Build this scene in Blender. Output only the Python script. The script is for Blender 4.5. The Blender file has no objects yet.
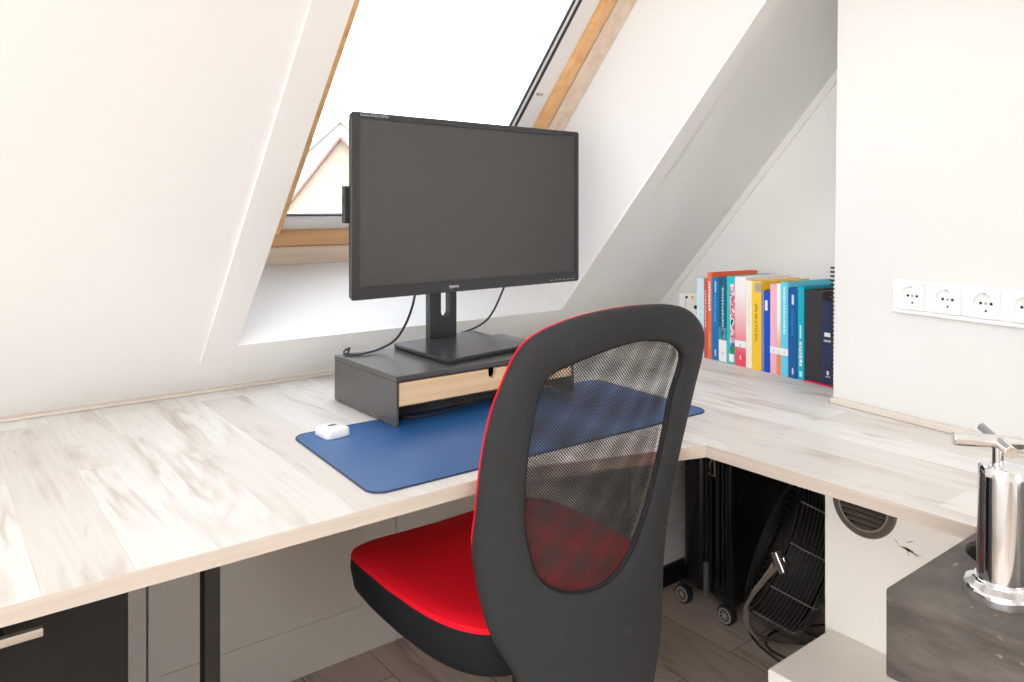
import bpy, bmesh, math, random
from mathutils import Vector, Matrix
random.seed(7)
S = bpy.context.scene
COL = S.collection
PI = math.pi

# ------------------------------------------------------------------ materials
def new_mat(name):
    m = bpy.data.materials.new(name); m.use_nodes = True
    nt = m.node_tree
    return m, nt, nt.nodes['Principled BSDF'], nt.nodes.new, nt.links.new

def pmat(name, col, rough=0.5, metal=0.0, spec=0.5, noise=0.0, nscale=20.0, bump=0.0, bscale=200.0, rvar=0.0, coat=0.0):
    m, nt, b, N, L = new_mat(name)
    b.inputs['Base Color'].default_value = (*col, 1)
    b.inputs['Roughness'].default_value = rough
    b.inputs['Metallic'].default_value = metal
    b.inputs['Specular IOR Level'].default_value = spec
    b.inputs['Coat Weight'].default_value = coat
    tc = N('ShaderNodeTexCoord')
    nz = N('ShaderNodeTexNoise'); nz.inputs['Scale'].default_value = nscale; nz.inputs['Detail'].default_value = 5
    L(tc.outputs['Object'], nz.inputs['Vector'])
    mx = N('ShaderNodeMixRGB'); mx.blend_type = 'MULTIPLY'; mx.inputs[0].default_value = noise
    mx.inputs[1].default_value = (*col, 1)
    rr = N('ShaderNodeValToRGB'); rr.color_ramp.elements[0].position = .3; rr.color_ramp.elements[1].position = .7
    rr.color_ramp.elements[0].color = (.4, .4, .4, 1)
    L(nz.outputs['Fac'], rr.inputs[0]); L(rr.outputs[0], mx.inputs[2]); L(mx.outputs[0], b.inputs['Base Color'])
    if rvar:
        mr = N('ShaderNodeMapRange'); mr.inputs['To Min'].default_value = rough - rvar; mr.inputs['To Max'].default_value = rough + rvar
        L(nz.outputs['Fac'], mr.inputs['Value']); L(mr.outputs[0], b.inputs['Roughness'])
    if bump:
        n2 = N('ShaderNodeTexNoise'); n2.inputs['Scale'].default_value = bscale
        L(tc.outputs['Object'], n2.inputs['Vector'])
        bp = N('ShaderNodeBump'); bp.inputs['Strength'].default_value = bump; bp.inputs['Distance'].default_value = .002
        L(n2.outputs['Fac'], bp.inputs['Height']); L(bp.outputs[0], b.inputs['Normal'])
    return m

def wood_planks(name, tones, grain, plank_w, plank_l, rough, knot=None, mortar=(.3, .25, .2), msize=.0012, streak=.6):
    """laminate planks running along world Y"""
    m, nt, b, N, L = new_mat(name)
    tc = N('ShaderNodeTexCoord')
    mp = N('ShaderNodeMapping'); mp.inputs['Rotation'].default_value = (0, 0, PI/2)
    L(tc.outputs['Object'], mp.inputs['Vector'])
    br = N('ShaderNodeTexBrick')
    br.inputs['Scale'].default_value = 1
    br.inputs['Brick Width'].default_value = plank_l; br.inputs['Row Height'].default_value = plank_w
    br.inputs['Mortar Size'].default_value = msize; br.inputs['Mortar Smooth'].default_value = .3
    br.offset = .37; br.offset_frequency = 2
    br.inputs['Color1'].default_value = (0, 0, 0, 1); br.inputs['Color2'].default_value = (1, 1, 1, 1)
    br.inputs['Mortar'].default_value = (.5, .5, .5, 1); br.inputs['Bias'].default_value = 0
    L(mp.outputs[0], br.inputs['Vector'])
    # grain, stretched along the plank
    add = N('ShaderNodeVectorMath'); add.operation = 'MULTIPLY_ADD'
    add.inputs[1].default_value = (3.7, 9.1, 5.3)
    L(br.outputs['Color'], add.inputs[0]); L(tc.outputs['Object'], add.inputs[2])
    m2 = N('ShaderNodeMapping'); m2.inputs['Scale'].default_value = (9, 1.3, 9)
    L(add.outputs[0], m2.inputs['Vector'])
    nz = N('ShaderNodeTexNoise'); nz.inputs['Scale'].default_value = 1.6; nz.inputs['Detail'].default_value = 3; nz.inputs['Distortion'].default_value = .9
    L(m2.outputs[0], nz.inputs['Vector'])
    # cathedral rings: contour lines of the stretched noise
    ml = N('ShaderNodeMath'); ml.operation = 'MULTIPLY'; ml.inputs[1].default_value = 9
    L(nz.outputs['Fac'], ml.inputs[0])
    fr = N('ShaderNodeMath'); fr.operation = 'PINGPONG'; fr.inputs[1].default_value = 1
    L(ml.outputs[0], fr.inputs[0])
    gr = N('ShaderNodeValToRGB'); e = gr.color_ramp.elements
    e[0].position = 0; e[0].color = (*grain, 1); e[1].position = .75; e[1].color = (1, 1, 1, 1)
    L(fr.outputs[0], gr.inputs[0])
    # fine fibre
    m3 = N('ShaderNodeMapping'); m3.inputs['Scale'].default_value = (160, 6, 160)
    L(tc.outputs['Object'], m3.inputs['Vector'])
    n3 = N('ShaderNodeTexNoise'); n3.inputs['Scale'].default_value = 1.0; n3.inputs['Detail'].default_value = 4
    L(m3.outputs[0], n3.inputs['Vector'])
    fib = N('ShaderNodeMapRange'); fib.inputs['From Min'].default_value = .3; fib.inputs['From Max'].default_value = .7
    fib.inputs['To Min'].default_value = .93; fib.inputs['To Max'].default_value = 1.03
    L(n3.outputs['Fac'], fib.inputs['Value'])
    tone = N('ShaderNodeValToRGB'); te = tone.color_ramp.elements
    te[0].position = 0; te[0].color = (*tones[0], 1); te[1].position = 1; te[1].color = (*tones[-1], 1)
    for i, t in enumerate(tones[1:-1]):
        k = te.new((i + 1)/(len(tones) - 1)); k.color = (*t, 1)
    L(br.outputs['Color'], tone.inputs[0])
    # where the grain shows
    n4 = N('ShaderNodeTexNoise'); n4.inputs['Scale'].default_value = 1.0; n4.inputs['Detail'].default_value = 2
    m4 = N('ShaderNodeMapping'); m4.inputs['Scale'].default_value = (11, 3, 5)
    L(add.outputs[0], m4.inputs['Vector']); L(m4.outputs[0], n4.inputs['Vector'])
    msk = N('ShaderNodeMapRange'); msk.inputs['From Min'].default_value = .45; msk.inputs['From Max'].default_value = .68; msk.inputs['To Max'].default_value = streak
    L(n4.outputs['Fac'], msk.inputs['Value'])
    x1 = N('ShaderNodeMixRGB'); x1.blend_type = 'MULTIPLY'
    L(msk.outputs[0], x1.inputs[0]); L(tone.outputs[0], x1.inputs[1]); L(gr.outputs[0], x1.inputs[2])
    x2 = N('ShaderNodeMixRGB'); x2.blend_type = 'MULTIPLY'; x2.inputs[0].default_value = 1
    L(x1.outputs[0], x2.inputs[1]); L(fib.outputs[0], x2.inputs[2])
    last = x2
    if knot:
        m5 = N('ShaderNodeMapping'); m5.inputs['Scale'].default_value = (9, 3.2, 6)
        L(tc.outputs['Object'], m5.inputs['Vector'])
        n5 = N('ShaderNodeTexNoise'); n5.inputs['Scale'].default_value = 1; n5.inputs['Detail'].default_value = 6; n5.inputs['Distortion'].default_value = 1.2
        L(m5.outputs[0], n5.inputs['Vector'])
        kr = N('ShaderNodeMapRange'); kr.inputs['From Min'].default_value = .64; kr.inputs['From Max'].default_value = .78; kr.inputs['To Max'].default_value = .8
        L(n5.outputs['Fac'], kr.inputs['Value'])
        x3 = N('ShaderNodeMixRGB'); x3.blend_type = 'MULTIPLY'; x3.inputs[2].default_value = (*knot, 1)
        L(kr.outputs[0], x3.inputs[0]); L(last.outputs[0], x3.inputs[1]); last = x3
    x4 = N('ShaderNodeMixRGB'); x4.inputs[2].default_value = (*mortar, 1)
    mf = N('ShaderNodeMath'); mf.operation = 'MULTIPLY'; mf.inputs[1].default_value = .55
    L(br.outputs['Fac'], mf.inputs[0]); L(mf.outputs[0], x4.inputs[0]); L(last.outputs[0], x4.inputs[1])
    L(x4.outputs[0], b.inputs['Base Color'])
    b.inputs['Roughness'].default_value = rough
    b.inputs['Specular IOR Level'].default_value = .4
    return m

def wood_grain(name, c0, c1, rough=.45, axis='X', fine=70):
    m, nt, b, N, L = new_mat(name)
    tc = N('ShaderNodeTexCoord'); mp = N('ShaderNodeMapping')
    sc = {'X': (2, fine, fine), 'Y': (fine, 2, fine), 'Z': (fine, fine, 2)}[axis]
    mp.inputs['Scale'].default_value = sc
    L(tc.outputs['Object'], mp.inputs['Vector'])
    nz = N('ShaderNodeTexNoise'); nz.inputs['Scale'].default_value = 1; nz.inputs['Detail'].default_value = 4; nz.inputs['Distortion'].default_value = .6
    L(mp.outputs[0], nz.inputs['Vector'])
    r = N('ShaderNodeValToRGB'); r.color_ramp.elements[0].position = .3; r.color_ramp.elements[1].position = .7
    r.color_ramp.elements[0].color = (*c0, 1); r.color_ramp.elements[1].color = (*c1, 1)
    L(nz.outputs['Fac'], r.inputs[0]); L(r.outputs[0], b.inputs['Base Color'])
    b.inputs['Roughness'].default_value = rough
    return m

def stone_mat():
    m, nt, b, N, L = new_mat('grey_brown_stone')
    tc = N('ShaderNodeTexCoord'); mp = N('ShaderNodeMapping'); mp.inputs['Scale'].default_value = (10, 10, 34); mp.inputs['Rotation'].default_value = (.35, .1, 0)
    L(tc.outputs['Object'], mp.inputs['Vector'])
    nz = N('ShaderNodeTexNoise'); nz.inputs['Scale'].default_value = 1.2; nz.inputs['Detail'].default_value = 8; nz.inputs['Roughness'].default_value = .65
    L(mp.outputs[0], nz.inputs['Vector'])
    r = N('ShaderNodeValToRGB'); e = r.color_ramp.elements
    e[0].position = .3; e[0].color = (.060, .050, .043, 1); e[1].position = .7; e[1].color = (.150, .130, .116, 1)
    L(nz.outputs['Fac'], r.inputs[0])
    vo = N('ShaderNodeTexNoise'); vo.inputs['Scale'].default_value = 5; vo.inputs['Detail'].default_value = 7
    L(mp.outputs[0], vo.inputs['Vector'])
    k = N('ShaderNodeMapRange'); k.inputs['From Min'].default_value = .68; k.inputs['From Max'].default_value = .76; k.inputs['To Max'].default_value = .5
    L(vo.outputs['Fac'], k.inputs['Value'])
    mx = N('ShaderNodeMixRGB'); mx.inputs[2].default_value = (.5, .45, .4, 1)
    L(k.outputs[0], mx.inputs[0]); L(r.outputs[0], mx.inputs[1]); L(mx.outputs[0], b.inputs['Base Color'])
    b.inputs['Roughness'].default_value = .55; b.inputs['Specular IOR Level'].default_value = .25
    return m

def mesh_fabric():
    """woven net: staggered see-through holes, laid out in the patch's own UV metres"""
    m, nt, b, N, L = new_mat('black_net_fabric')
    uv = N('ShaderNodeUVMap'); uv.uv_map = 'net'
    sep = N('ShaderNodeSeparateXYZ'); L(uv.outputs[0], sep.inputs[0])
    def M(op, a, v=None, c=None):
        k = N('ShaderNodeMath'); k.operation = op
        for i, q in enumerate((a, v)):
            if q is None: continue
            if hasattr(q, 'links') or hasattr(q, 'is_output'): L(q, k.inputs[i])
            else: k.inputs[i].default_value = q
        return k.outputs[0]
    P = .0052
    def cell(du, dv):
        x = M('SUBTRACT', M('FRACT', M('ADD', M('DIVIDE', sep.outputs[0], P), du)), .5)
        y = M('SUBTRACT', M('FRACT', M('ADD', M('DIVIDE', sep.outputs[1], P*1.1), dv)), .5)
        return M('ADD', M('MULTIPLY', x, x), M('MULTIPLY', y, y))
    d = M('MINIMUM', cell(0, 0), cell(.5, .5))
    hole = M('LESS_THAN', d, .088)
    tr = N('ShaderNodeBsdfTransparent'); mx = N('ShaderNodeMixShader')
    out = nt.nodes['Material Output']
    L(hole, mx.inputs[0]); L(b.outputs[0], mx.inputs[1]); L(tr.outputs[0], mx.inputs[2]); L(mx.outputs[0], out.inputs['Surface'])
    b.inputs['Base Color'].default_value = (.022, .02, .02, 1); b.inputs['Roughness'].default_value = .6
    return m

def glass_mat():
    m, nt, b, N, L = new_mat('window_glass')
    tr = N('ShaderNodeBsdfTransparent'); tr.inputs[0].default_value = (.97, .98, .98, 1)
    gl = N('ShaderNodeBsdfGlossy'); gl.inputs['Roughness'].default_value = .02
    lw = N('ShaderNodeLayerWeight'); lw.inputs['Blend'].default_value = .5
    pw = N('ShaderNodeMath'); pw.operation = 'POWER'; pw.inputs[1].default_value = 5; L(lw.outputs['Facing'], pw.inputs[0])
    fr = N('ShaderNodeMath'); fr.operation = 'MULTIPLY_ADD'; fr.inputs[1].default_value = .6; fr.inputs[2].default_value = .04; L(pw.outputs[0], fr.inputs[0])
    mx = N('ShaderNodeMixShader'); L(fr.outputs[0], mx.inputs[0]); L(tr.outputs[0], mx.inputs[1]); L(gl.outputs[0], mx.inputs[2])
    L(mx.outputs[0], nt.nodes['Material Output'].inputs['Surface'])
    return m

def scuffed_fabric():
    m, nt, b, N, L = new_mat('worn_black_fabric')
    tc = N('ShaderNodeTexCoord')
    nz = N('ShaderNodeTexNoise'); nz.inputs['Scale'].default_value = 22; nz.inputs['Detail'].default_value = 9; nz.inputs['Roughness'].default_value = .75
    L(tc.outputs['Object'], nz.inputs['Vector'])
    k = N('ShaderNodeMapRange'); k.inputs['From Min'].default_value = .60; k.inputs['From Max'].default_value = .72; k.inputs['To Max'].default_value = .16
    L(nz.outputs['Fac'], k.inputs['Value'])
    mx = N('ShaderNodeMixRGB'); mx.inputs[1].default_value = (.027, .028, .030, 1); mx.inputs[2].default_value = (.2, .2, .2, 1)
    L(k.outputs[0], mx.inputs[0]); L(mx.outputs[0], b.inputs['Base Color'])
    b.inputs['Roughness'].default_value = .75; b.inputs['Specular IOR Level'].default_value = .3
    n2 = N('ShaderNodeTexNoise'); n2.inputs['Scale'].default_value = 500
    L(tc.outputs['Object'], n2.inputs['Vector'])
    bp = N('ShaderNodeBump'); bp.inputs['Strength'].default_value = .25; bp.inputs['Distance'].default_value = .001
    L(n2.outputs['Fac'], bp.inputs['Height']); L(bp.outputs[0], b.inputs['Normal'])
    return m

def grad_mat(name, c0, c1, z0, z1, rough=.45):
    """printed cover whose ink fades along the height"""
    m, nt, b, N, L = new_mat(name)
    tc = N('ShaderNodeTexCoord'); s = N('ShaderNodeSeparateXYZ'); L(tc.outputs['Object'], s.inputs[0])
    k = N('ShaderNodeMapRange'); k.inputs['From Min'].default_value = z0; k.inputs['From Max'].default_value = z1
    L(s.outputs[2], k.inputs['Value'])
    mx = N('ShaderNodeMixRGB'); mx.inputs[1].default_value = (*c0, 1); mx.inputs[2].default_value = (*c1, 1)
    L(k.outputs[0], mx.inputs[0]); L(mx.outputs[0], b.inputs['Base Color'])
    b.inputs['Roughness'].default_value = rough
    return m

def picture_mat(name, cols, scale=30):
    """printed colourful picture"""
    m, nt, b, N, L = new_mat(name)
    tc = N('ShaderNodeTexCoord')
    nz = N('ShaderNodeTexNoise'); nz.inputs['Scale'].default_value = scale; nz.inputs['Detail'].default_value = 2
    L(tc.outputs['Object'], nz.inputs['Vector'])
    r = N('ShaderNodeValToRGB'); r.color_ramp.interpolation = 'CONSTANT'
    e = r.color_ramp.elements
    e[0].position = 0; e[0].color = (*cols[0], 1); e[1].position = .72; e[1].color = (*cols[-1], 1)
    for i, c in enumerate(cols[1:-1]):
        q = e.new(.36 + .3*i/max(1, len(cols) - 2)); q.color = (*c, 1)
    L(nz.outputs['Fac'], r.inputs[0]); L(r.outputs[0], b.inputs['Base Color'])
    b.inputs['Roughness'].default_value = .45
    return m

W_ = dict(
    chim=pmat('white_wall_paint_darkened', (.74, .735, .725), .6, noise=.03, nscale=3, bump=.05, bscale=60),  # white wall paint, darkened in colour to hold back the light falling there
    wall=pmat('white_wall_paint', (.88, .875, .86), .6, noise=.03, nscale=3, bump=.05, bscale=60),
    roof=pmat('white_ceiling_paint', (.85, .84, .825), .6, noise=.03, nscale=2.5, bump=.05, bscale=50),
    reveal=pmat('white_reveal_paint', (.86, .86, .86), .55),
    trim=pmat('white_trim_paint', (.84, .825, .80), .45),
    panel=pmat('greyish_white_panel_paint', (.84, .80, .75), .5, noise=.06, nscale=4),
    cream=pmat('cream_paint', (.86, .815, .75), .5, noise=.05, nscale=5),
    strip=pmat('beige_strip', (.70, .63, .56), .5, noise=.1, nscale=15),
    crack=pmat('brown_gap', (.08, .05, .03), .9),
    desk=wood_planks('pale_whitewashed_oak', [(.80, .78, .755), (.68, .635, .595), (.83, .81, .79), (.74, .705, .67), (.85, .835, .815)], (.60, .50, .43), .098, .95, .42, knot=(.48, .42, .38), mortar=(.62, .56, .50), msize=.0008, streak=.75),
    edge=wood_grain('pale_oak_edge_band', (.50, .42, .355), (.63, .55, .48), .5, 'X', 60),
    edgey=wood_grain('pale_oak_edge_band_return', (.50, .42, .355), (.63, .55, .48), .5, 'Y', 60),
    floor=wood_planks('grey_brown_floor_planks', [(.50, .40, .325), (.58, .475, .39), (.66, .55, .465)], (.5, .45, .42), .19, 1.25, .5, mortar=(.06, .045, .035), msize=.002, streak=.8),
    pine=wood_grain('varnished_pine', (.70, .37, .15), (.84, .52, .26), .4, 'X', 40),
    palep=wood_grain('lit_pale_pine', (.74, .56, .42), (.86, .72, .58), .45, 'X', 40),  # pine lightened in colour to carry the light on the outer frame
    palepy=wood_grain('lit_pale_pine_upright', (.74, .56, .42), (.86, .72, .58), .45, 'Y', 40),  # upright grain, lightened for the frame's light in the same way
    piney=wood_grain('varnished_pine_upright', (.74, .40, .16), (.88, .55, .27), .4, 'Y', 40),
    alu=pmat('white_aluminium', (.88, .87, .86), .4),
    gasket=pmat('dark_gasket', (.03, .03, .035), .6),
    glass=glass_mat(),
    black=pmat('black_plastic', (.022, .022, .023), .42, bump=.03, bscale=400),
    bezel=pmat('monitor_black', (.035, .036, .038), .42, bump=.04, bscale=500),
    screen=pmat('matte_screen', (.06, .057, .055), .36, spec=.6),
    mstand=pmat('satin_black', (.028, .029, .033), .27),
    riser=pmat('charcoal_steel', (.082, .079, .078), .27, bump=.05, bscale=600),
    birch=wood_grain('birch_drawer', (.80, .55, .30), (.90, .67, .42), .45, 'X', 50),
    mat_blue=pmat('navy_mat', (.022, .105, .30), .36, spec=.4, bump=.05, bscale=500),
    mat_edge=pmat('navy_mat_edge', (.013, .04, .12), .5),
    cable=pmat('black_cable', (.02, .02, .022), .45),
    cab=pmat('black_cabinet_laminate', (.012, .010, .009), .55, spec=.25, noise=.3, nscale=8),
    steel=pmat('brushed_steel', (.62, .58, .52), .32, 1.0),
    legm=pmat('black_powder_coat', (.018, .017, .016), .45),
    fabric=scuffed_fabric(), net=mesh_fabric(),
    red=pmat('red_fabric', (.84, .005, .02), .75, spec=.2, bump=.15, bscale=700),
    seatb=pmat('black_seat_fabric', (.017, .017, .019), .85, spec=.12, bump=.2, bscale=600),
    chrome=pmat('chrome', (.80, .80, .82), .08, 1.0),
    dchrome=pmat('worn_chrome', (.88, .86, .83), .24, 1.0),
    stone=stone_mat(), hole=pmat('dark_recess', (.03, .022, .018), .5),
    shell=pmat('glossy_black_shell', (.005, .005, .005), .25),
    zip=pmat('black_zip_band', (.01, .01, .01), .6),
    greyp=pmat('grey_plastic', (.11, .105, .10), .45),
    pull=pmat('tarnished_zip_metal', (.34, .32, .25), .35, .8),
    hub=pmat('silver_wheel_hub', (.55, .52, .48), .35, .6),
    fan=pmat('black_fan_wire', (.045, .042, .040), .28),
    fanw=pmat('bright_wire', (.42, .40, .37), .35, .7),
    ventm=pmat('dark_bronze_vent', (.11, .088, .072), .42, noise=.3, nscale=40),
    ventr=pmat('bronze_vent_rim', (.30, .25, .21), .4, .3),
    sock=pmat('white_socket_plastic', (.86, .86, .86), .3),
    pin=pmat('socket_hole', (.02, .02, .02), .6),
    wtext=pmat('white_print', (.75, .75, .75), .5),
    gtext=pmat('grey_print', (.45, .45, .45), .5),
    paper=pmat('paper_pages', (.82, .79, .72), .8, noise=.12, nscale=160),
    white=pmat('white_plastic', (.86, .86, .86), .3),
    scratch=pmat('dark_scratch', (.06, .045, .035), .8),
    brick=pmat('neighbour_cream_render', (.37, .315, .25), .8, noise=.1, nscale=2),
    board=pmat('red_bargeboard', (.20, .10, .09), .6),
    tile=pmat('pale_roof_tile', (.42, .40, .37), .7, noise=.3, nscale=6),
)

# ------------------------------------------------------------------ mesh helpers
class MB:
    def __init__(s): s.bm = bmesh.new()
    def box(s, x0, x1, y0, y1, z0, z1, M=None):
        vs = [s.bm.verts.new(p) for p in ((x0,y0,z0),(x1,y0,z0),(x1,y1,z0),(x0,y1,z0),(x0,y0,z1),(x1,y0,z1),(x1,y1,z1),(x0,y1,z1))]
        for f in ((0,3,2,1),(4,5,6,7),(0,1,5,4),(1,2,6,5),(2,3,7,6),(3,0,4,7)): s.bm.faces.new([vs[i] for i in f])
        if M is not None: bmesh.ops.transform(s.bm, matrix=M, verts=vs)
        return s
    def prism(s, pts, v, caps=True):
        """polygon pts (3-D) swept by vector v"""
        v = Vector(v); a = [s.bm.verts.new(p) for p in pts]; b = [s.bm.verts.new(Vector(p) + v) for p in pts]
        n = len(a)
        for i in range(n): s.bm.faces.new((a[i], a[(i+1) % n], b[(i+1) % n], b[i]))
        if caps: s.bm.faces.new(a[::-1]); s.bm.faces.new(b)
        return s
    def quad(s, *p): s.bm.faces.new([s.bm.verts.new(q) for q in p]); return s
    def loft(s, rings, closed=True, cap0=True, cap1=True):
        R = [[s.bm.verts.new(p) for p in r] for r in rings]; n = len(R[0])
        for a, b in zip(R, R[1:]):
            for i in range(n if closed else n - 1):
                s.bm.faces.new((a[i], a[(i+1) % n], b[(i+1) % n], b[i]))
        if closed and cap0: s.bm.faces.new(R[0][::-1])
        if closed and cap1: s.bm.faces.new(R[-1])
        return s
    def tube(s, pts, r, n=10, close=False):
        pts = [Vector(p) for p in pts]; N = len(pts); rings = []; up = None
        for i, p in enumerate(pts):
            if close: t = pts[(i+1) % N] - pts[i-1]
            else: t = pts[min(i+1, N-1)] - pts[max(i-1, 0)]
            t.normalize()
            if up is None: up = t.orthogonal().normalized()
            up = (up - t*up.dot(t)); up = up.normalized() if up.length > 1e-6 else t.orthogonal().normalized()
            w = t.cross(up); rr = r[i] if isinstance(r, (list, tuple)) else r
            rings.append([p + (up*math.cos(2*PI*k/n) + w*math.sin(2*PI*k/n))*rr for k in range(n)])
        if close:
            R = [[s.bm.verts.new(p) for p in q] for q in rings]
            for i in range(N):
                a, b = R[i], R[(i+1) % N]
                # match twist on the closing joint
                off = 0
                if i == N-1: off = min(range(n), key=lambda o: (a[0].co - b[o].co).length)
                for k in range(n): s.bm.faces.new((a[k], a[(k+1) % n], b[(k+1+off) % n], b[(k+off) % n]))
        else: s.loft(rings)
        return s
    def lathe(s, prof, c=(0,0,0), axis=(0,0,1), n=32, cap=True):
        c = Vector(c); q = Vector((0,0,1)).rotation_difference(Vector(axis).normalized())
        s.loft([[c + q @ Vector((r*math.cos(2*PI*k/n), r*math.sin(2*PI*k/n), z)) for k in range(n)] for r, z in prof], True, cap, cap)
        return s
    def ring(s, c, axis, R, r, n=48, m=6):
        c = Vector(c); q = Vector((0,0,1)).rotation_difference(Vector(axis).normalized())
        V = [[s.bm.verts.new(c + q @ Vector(((R + r*math.cos(2*PI*j/m))*math.cos(2*PI*i/n), (R + r*math.cos(2*PI*j/m))*math.sin(2*PI*i/n), r*math.sin(2*PI*j/m)))) for j in range(m)] for i in range(n)]
        for i in range(n):
            for j in range(m): s.bm.faces.new((V[i][j], V[(i+1) % n][j], V[(i+1) % n][(j+1) % m], V[i][(j+1) % m]))
        return s
    def xf(s, M): bmesh.ops.transform(s.bm, matrix=M, verts=s.bm.verts[:]); return s

def spline(pts, k=8, close=False):
    P = [Vector(p) for p in pts]; n = len(P); out = []
    rng = range(n) if close else range(n-1)
    for i in rng:
        if close: a, b, c, d = P[i-1], P[i], P[(i+1) % n], P[(i+2) % n]
        else: a, b, c, d = P[max(i-1,0)], P[i], P[i+1], P[min(i+2,n-1)]
        for j in range(k):
            t = j/k
            out.append(.5*((2*b) + (c-a)*t + (2*a-5*b+4*c-d)*t*t + (3*b-a-3*c+d)*t**3))
    if not close: out.append(P[-1])
    return out

def obj(name, mb, m, parent=None, bevel=0, smooth=False, shift=True, seg=2, subsurf=0):
    me = bpy.data.meshes.new(name)
    bm = mb.bm
    bmesh.ops.recalc_face_normals(bm, faces=bm.faces[:])
    if parent is not None and shift:
        root = parent
        off = Vector((0,0,0))
        while root is not None: off += root.location; root = root.parent
        bmesh.ops.translate(bm, vec=-off, verts=bm.verts[:])
    bm.to_mesh(me); bm.free()
    if smooth: me.polygons.foreach_set('use_smooth', [True]*len(me.polygons))
    me.materials.append(m)
    o = bpy.data.objects.new(name, me); COL.objects.link(o)
    if parent is not None: o.parent = parent
    if bevel:
        b = o.modifiers.new('bevel', 'BEVEL'); b.width = bevel; b.segments = seg; b.limit_method = 'ANGLE'; b.angle_limit = .6
        b.harden_normals = False
        me.polygons.foreach_set('use_smooth', [True]*len(me.polygons))
        w = o.modifiers.new('wn', 'WEIGHTED_NORMAL'); w.keep_sharp = False
    if smooth and not bevel:
        try: me.set_sharp_from_angle(angle=.7)
        except Exception: pass
    if subsurf:
        q = o.modifiers.new('sub', 'SUBSURF'); q.levels = subsurf; q.render_levels = subsurf
    return o

def struct(name, mb, m, parent=None, **k):
    o = obj(name, mb, m, parent, **k)
    if parent is None: o['kind'] = 'structure'
    return o

def tag(o, label, cat, group=None):
    o['label'] = label; o['category'] = cat
    if group: o['group'] = group
    return o

def thing(name, loc, label, cat, group=None, rz=0):
    o = bpy.data.objects.new(name, None); COL.objects.link(o)
    o.empty_display_size = .05
    o.location = loc; o.rotation_euler = (0, 0, rz)
    return tag(o, label, cat, group)

def text_mb(txt, size, M, depth=.0006):
    cu = bpy.data.curves.new('t', 'FONT'); cu.body = txt; cu.size = size; cu.align_x = 'CENTER'; cu.align_y = 'CENTER'; cu.extrude = depth/2
    cu.resolution_u = 3
    t = bpy.data.objects.new('t', cu); COL.objects.link(t)
    dg = bpy.context.evaluated_depsgraph_get(); dg.update()
    me = bpy.data.meshes.new_from_object(t.evaluated_get(dg))
    mb = MB(); mb.bm.from_mesh(me); bpy.data.meshes.remove(me)
    bpy.data.objects.remove(t); bpy.data.curves.remove(cu)
    return mb.xf(M)

# ------------------------------------------------------------------ the room
XL, XR, YB, YR = -1.7, 2.08, 1.905, -3.0
ang = math.atan(1.109); cs, sn = math.cos(ang), math.sin(ang)
O = Vector((0, YB, .75)); U = Vector((0, -cs, sn)); Nn = Vector((0, sn, cs))
def RP(x, a, t=0): return Vector((x, O.y, O.z)) + U*a + Nn*t      # a point on the roof slope (x, up-slope a, outwards t)
TOPZ = 2.62
AT = (TOPZ - .75)/sn

fl = MB().box(XL, 2.6, YR, 1.95, -.06, 0)
struct('floor', fl, W_['floor'])

# sloping ceiling with the roof-window opening
cm = MB()
HX0, HX1, HA0, HA1 = .58, 1.585, .168, 1.50           # opening on the room side
GX0, GX1, GA0, GA1, GT = .52, 1.415, .213, 1.40, .20   # opening at the window frame
def rect(x0, x1, a0, a1, t): return [RP(x0,a0,t), RP(x1,a0,t), RP(x1,a1,t), RP(x0,a1,t)]
def ring4(mb, A, B):
    for i in range(4): mb.quad(A[i], A[(i+1) % 4], B[(i+1) % 4], B[i])
XX = 2.6
ring4(cm, rect(XL, XX, -.02, AT, 0), rect(HX0, HX1, HA0, HA1, 0))
ring4(cm, rect(XL, XX, -.02, AT, .30), rect(GX0, GX1, GA0, GA1, .30))
ring4(cm, rect(GX0, GX1, GA0, GA1, GT), rect(GX0, GX1, GA0, GA1, .30))
ring4(cm, rect(XL, XX, -.02, AT, 0), rect(XL, XX, -.02, AT, .30))
bmesh.ops.remove_doubles(cm.bm, verts=cm.bm.verts[:], dist=1e-5)
struct('ceiling_slope', cm, W_['roof'])
rv = MB()
ring4(rv, rect(HX0, HX1, HA0, HA1, 0), rect(GX0, GX1, GA0, GA1, GT))
struct('trim_1', rv, W_['reveal'])
fc = RP(0, AT)
struct('ceiling_flat', MB().box(XL, XX, YR, fc.y + .15, TOPZ, TOPZ + .1), W_['roof'])
# flat architrave board round the opening
tb = MB()
for A, B, t0, t1 in ((rect(.508, 1.645, .112, 1.6, -.007), rect(HX0, HX1, HA0, HA1, -.007), 0, 0),):
    ring4(tb, A, B)
    ring4(tb, A, rect(.508, 1.645, .112, 1.6, .0)); ring4(tb, B, rect(HX0, HX1, HA0, HA1, .0))
bmesh.ops.remove_doubles(tb.bm, verts=tb.bm.verts[:], dist=1e-5)
struct('trim_2', tb, W_['trim'])

# knee wall under the slope, with gap and raised panel moulding
kw = MB()
kw.box(XL, .398, 1.85, 1.9, 0, .7265).box(.403, 1.032, 1.85, 1.9, 0, .7265).box(1.035, 1.75, 1.85, 1.9, 0, .7265)
struct('wall_back', kw, W_['panel'])
struct('wall_back_gap', MB().box(.39, 1.04, 1.875, 1.9, 0, .7265), W_['crack'])
mo = MB()
for x0, x1, z0 in ((.425, .953, .105),):
    mo.prism([(x0, 1.851, z0), (x1, 1.851, z0), (x1 - .026, 1.851, z0 + .024), (x0, 1.851, z0 + .024)], (0, -.005, 0)).prism([(x1, 1.851, z0), (x1, 1.851, .7265), (x1 - .026, 1.851, .7265), (x1 - .026, 1.851, z0 + .024)], (0, -.005, 0))
struct('trim_3', mo, W_['panel'])

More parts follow.
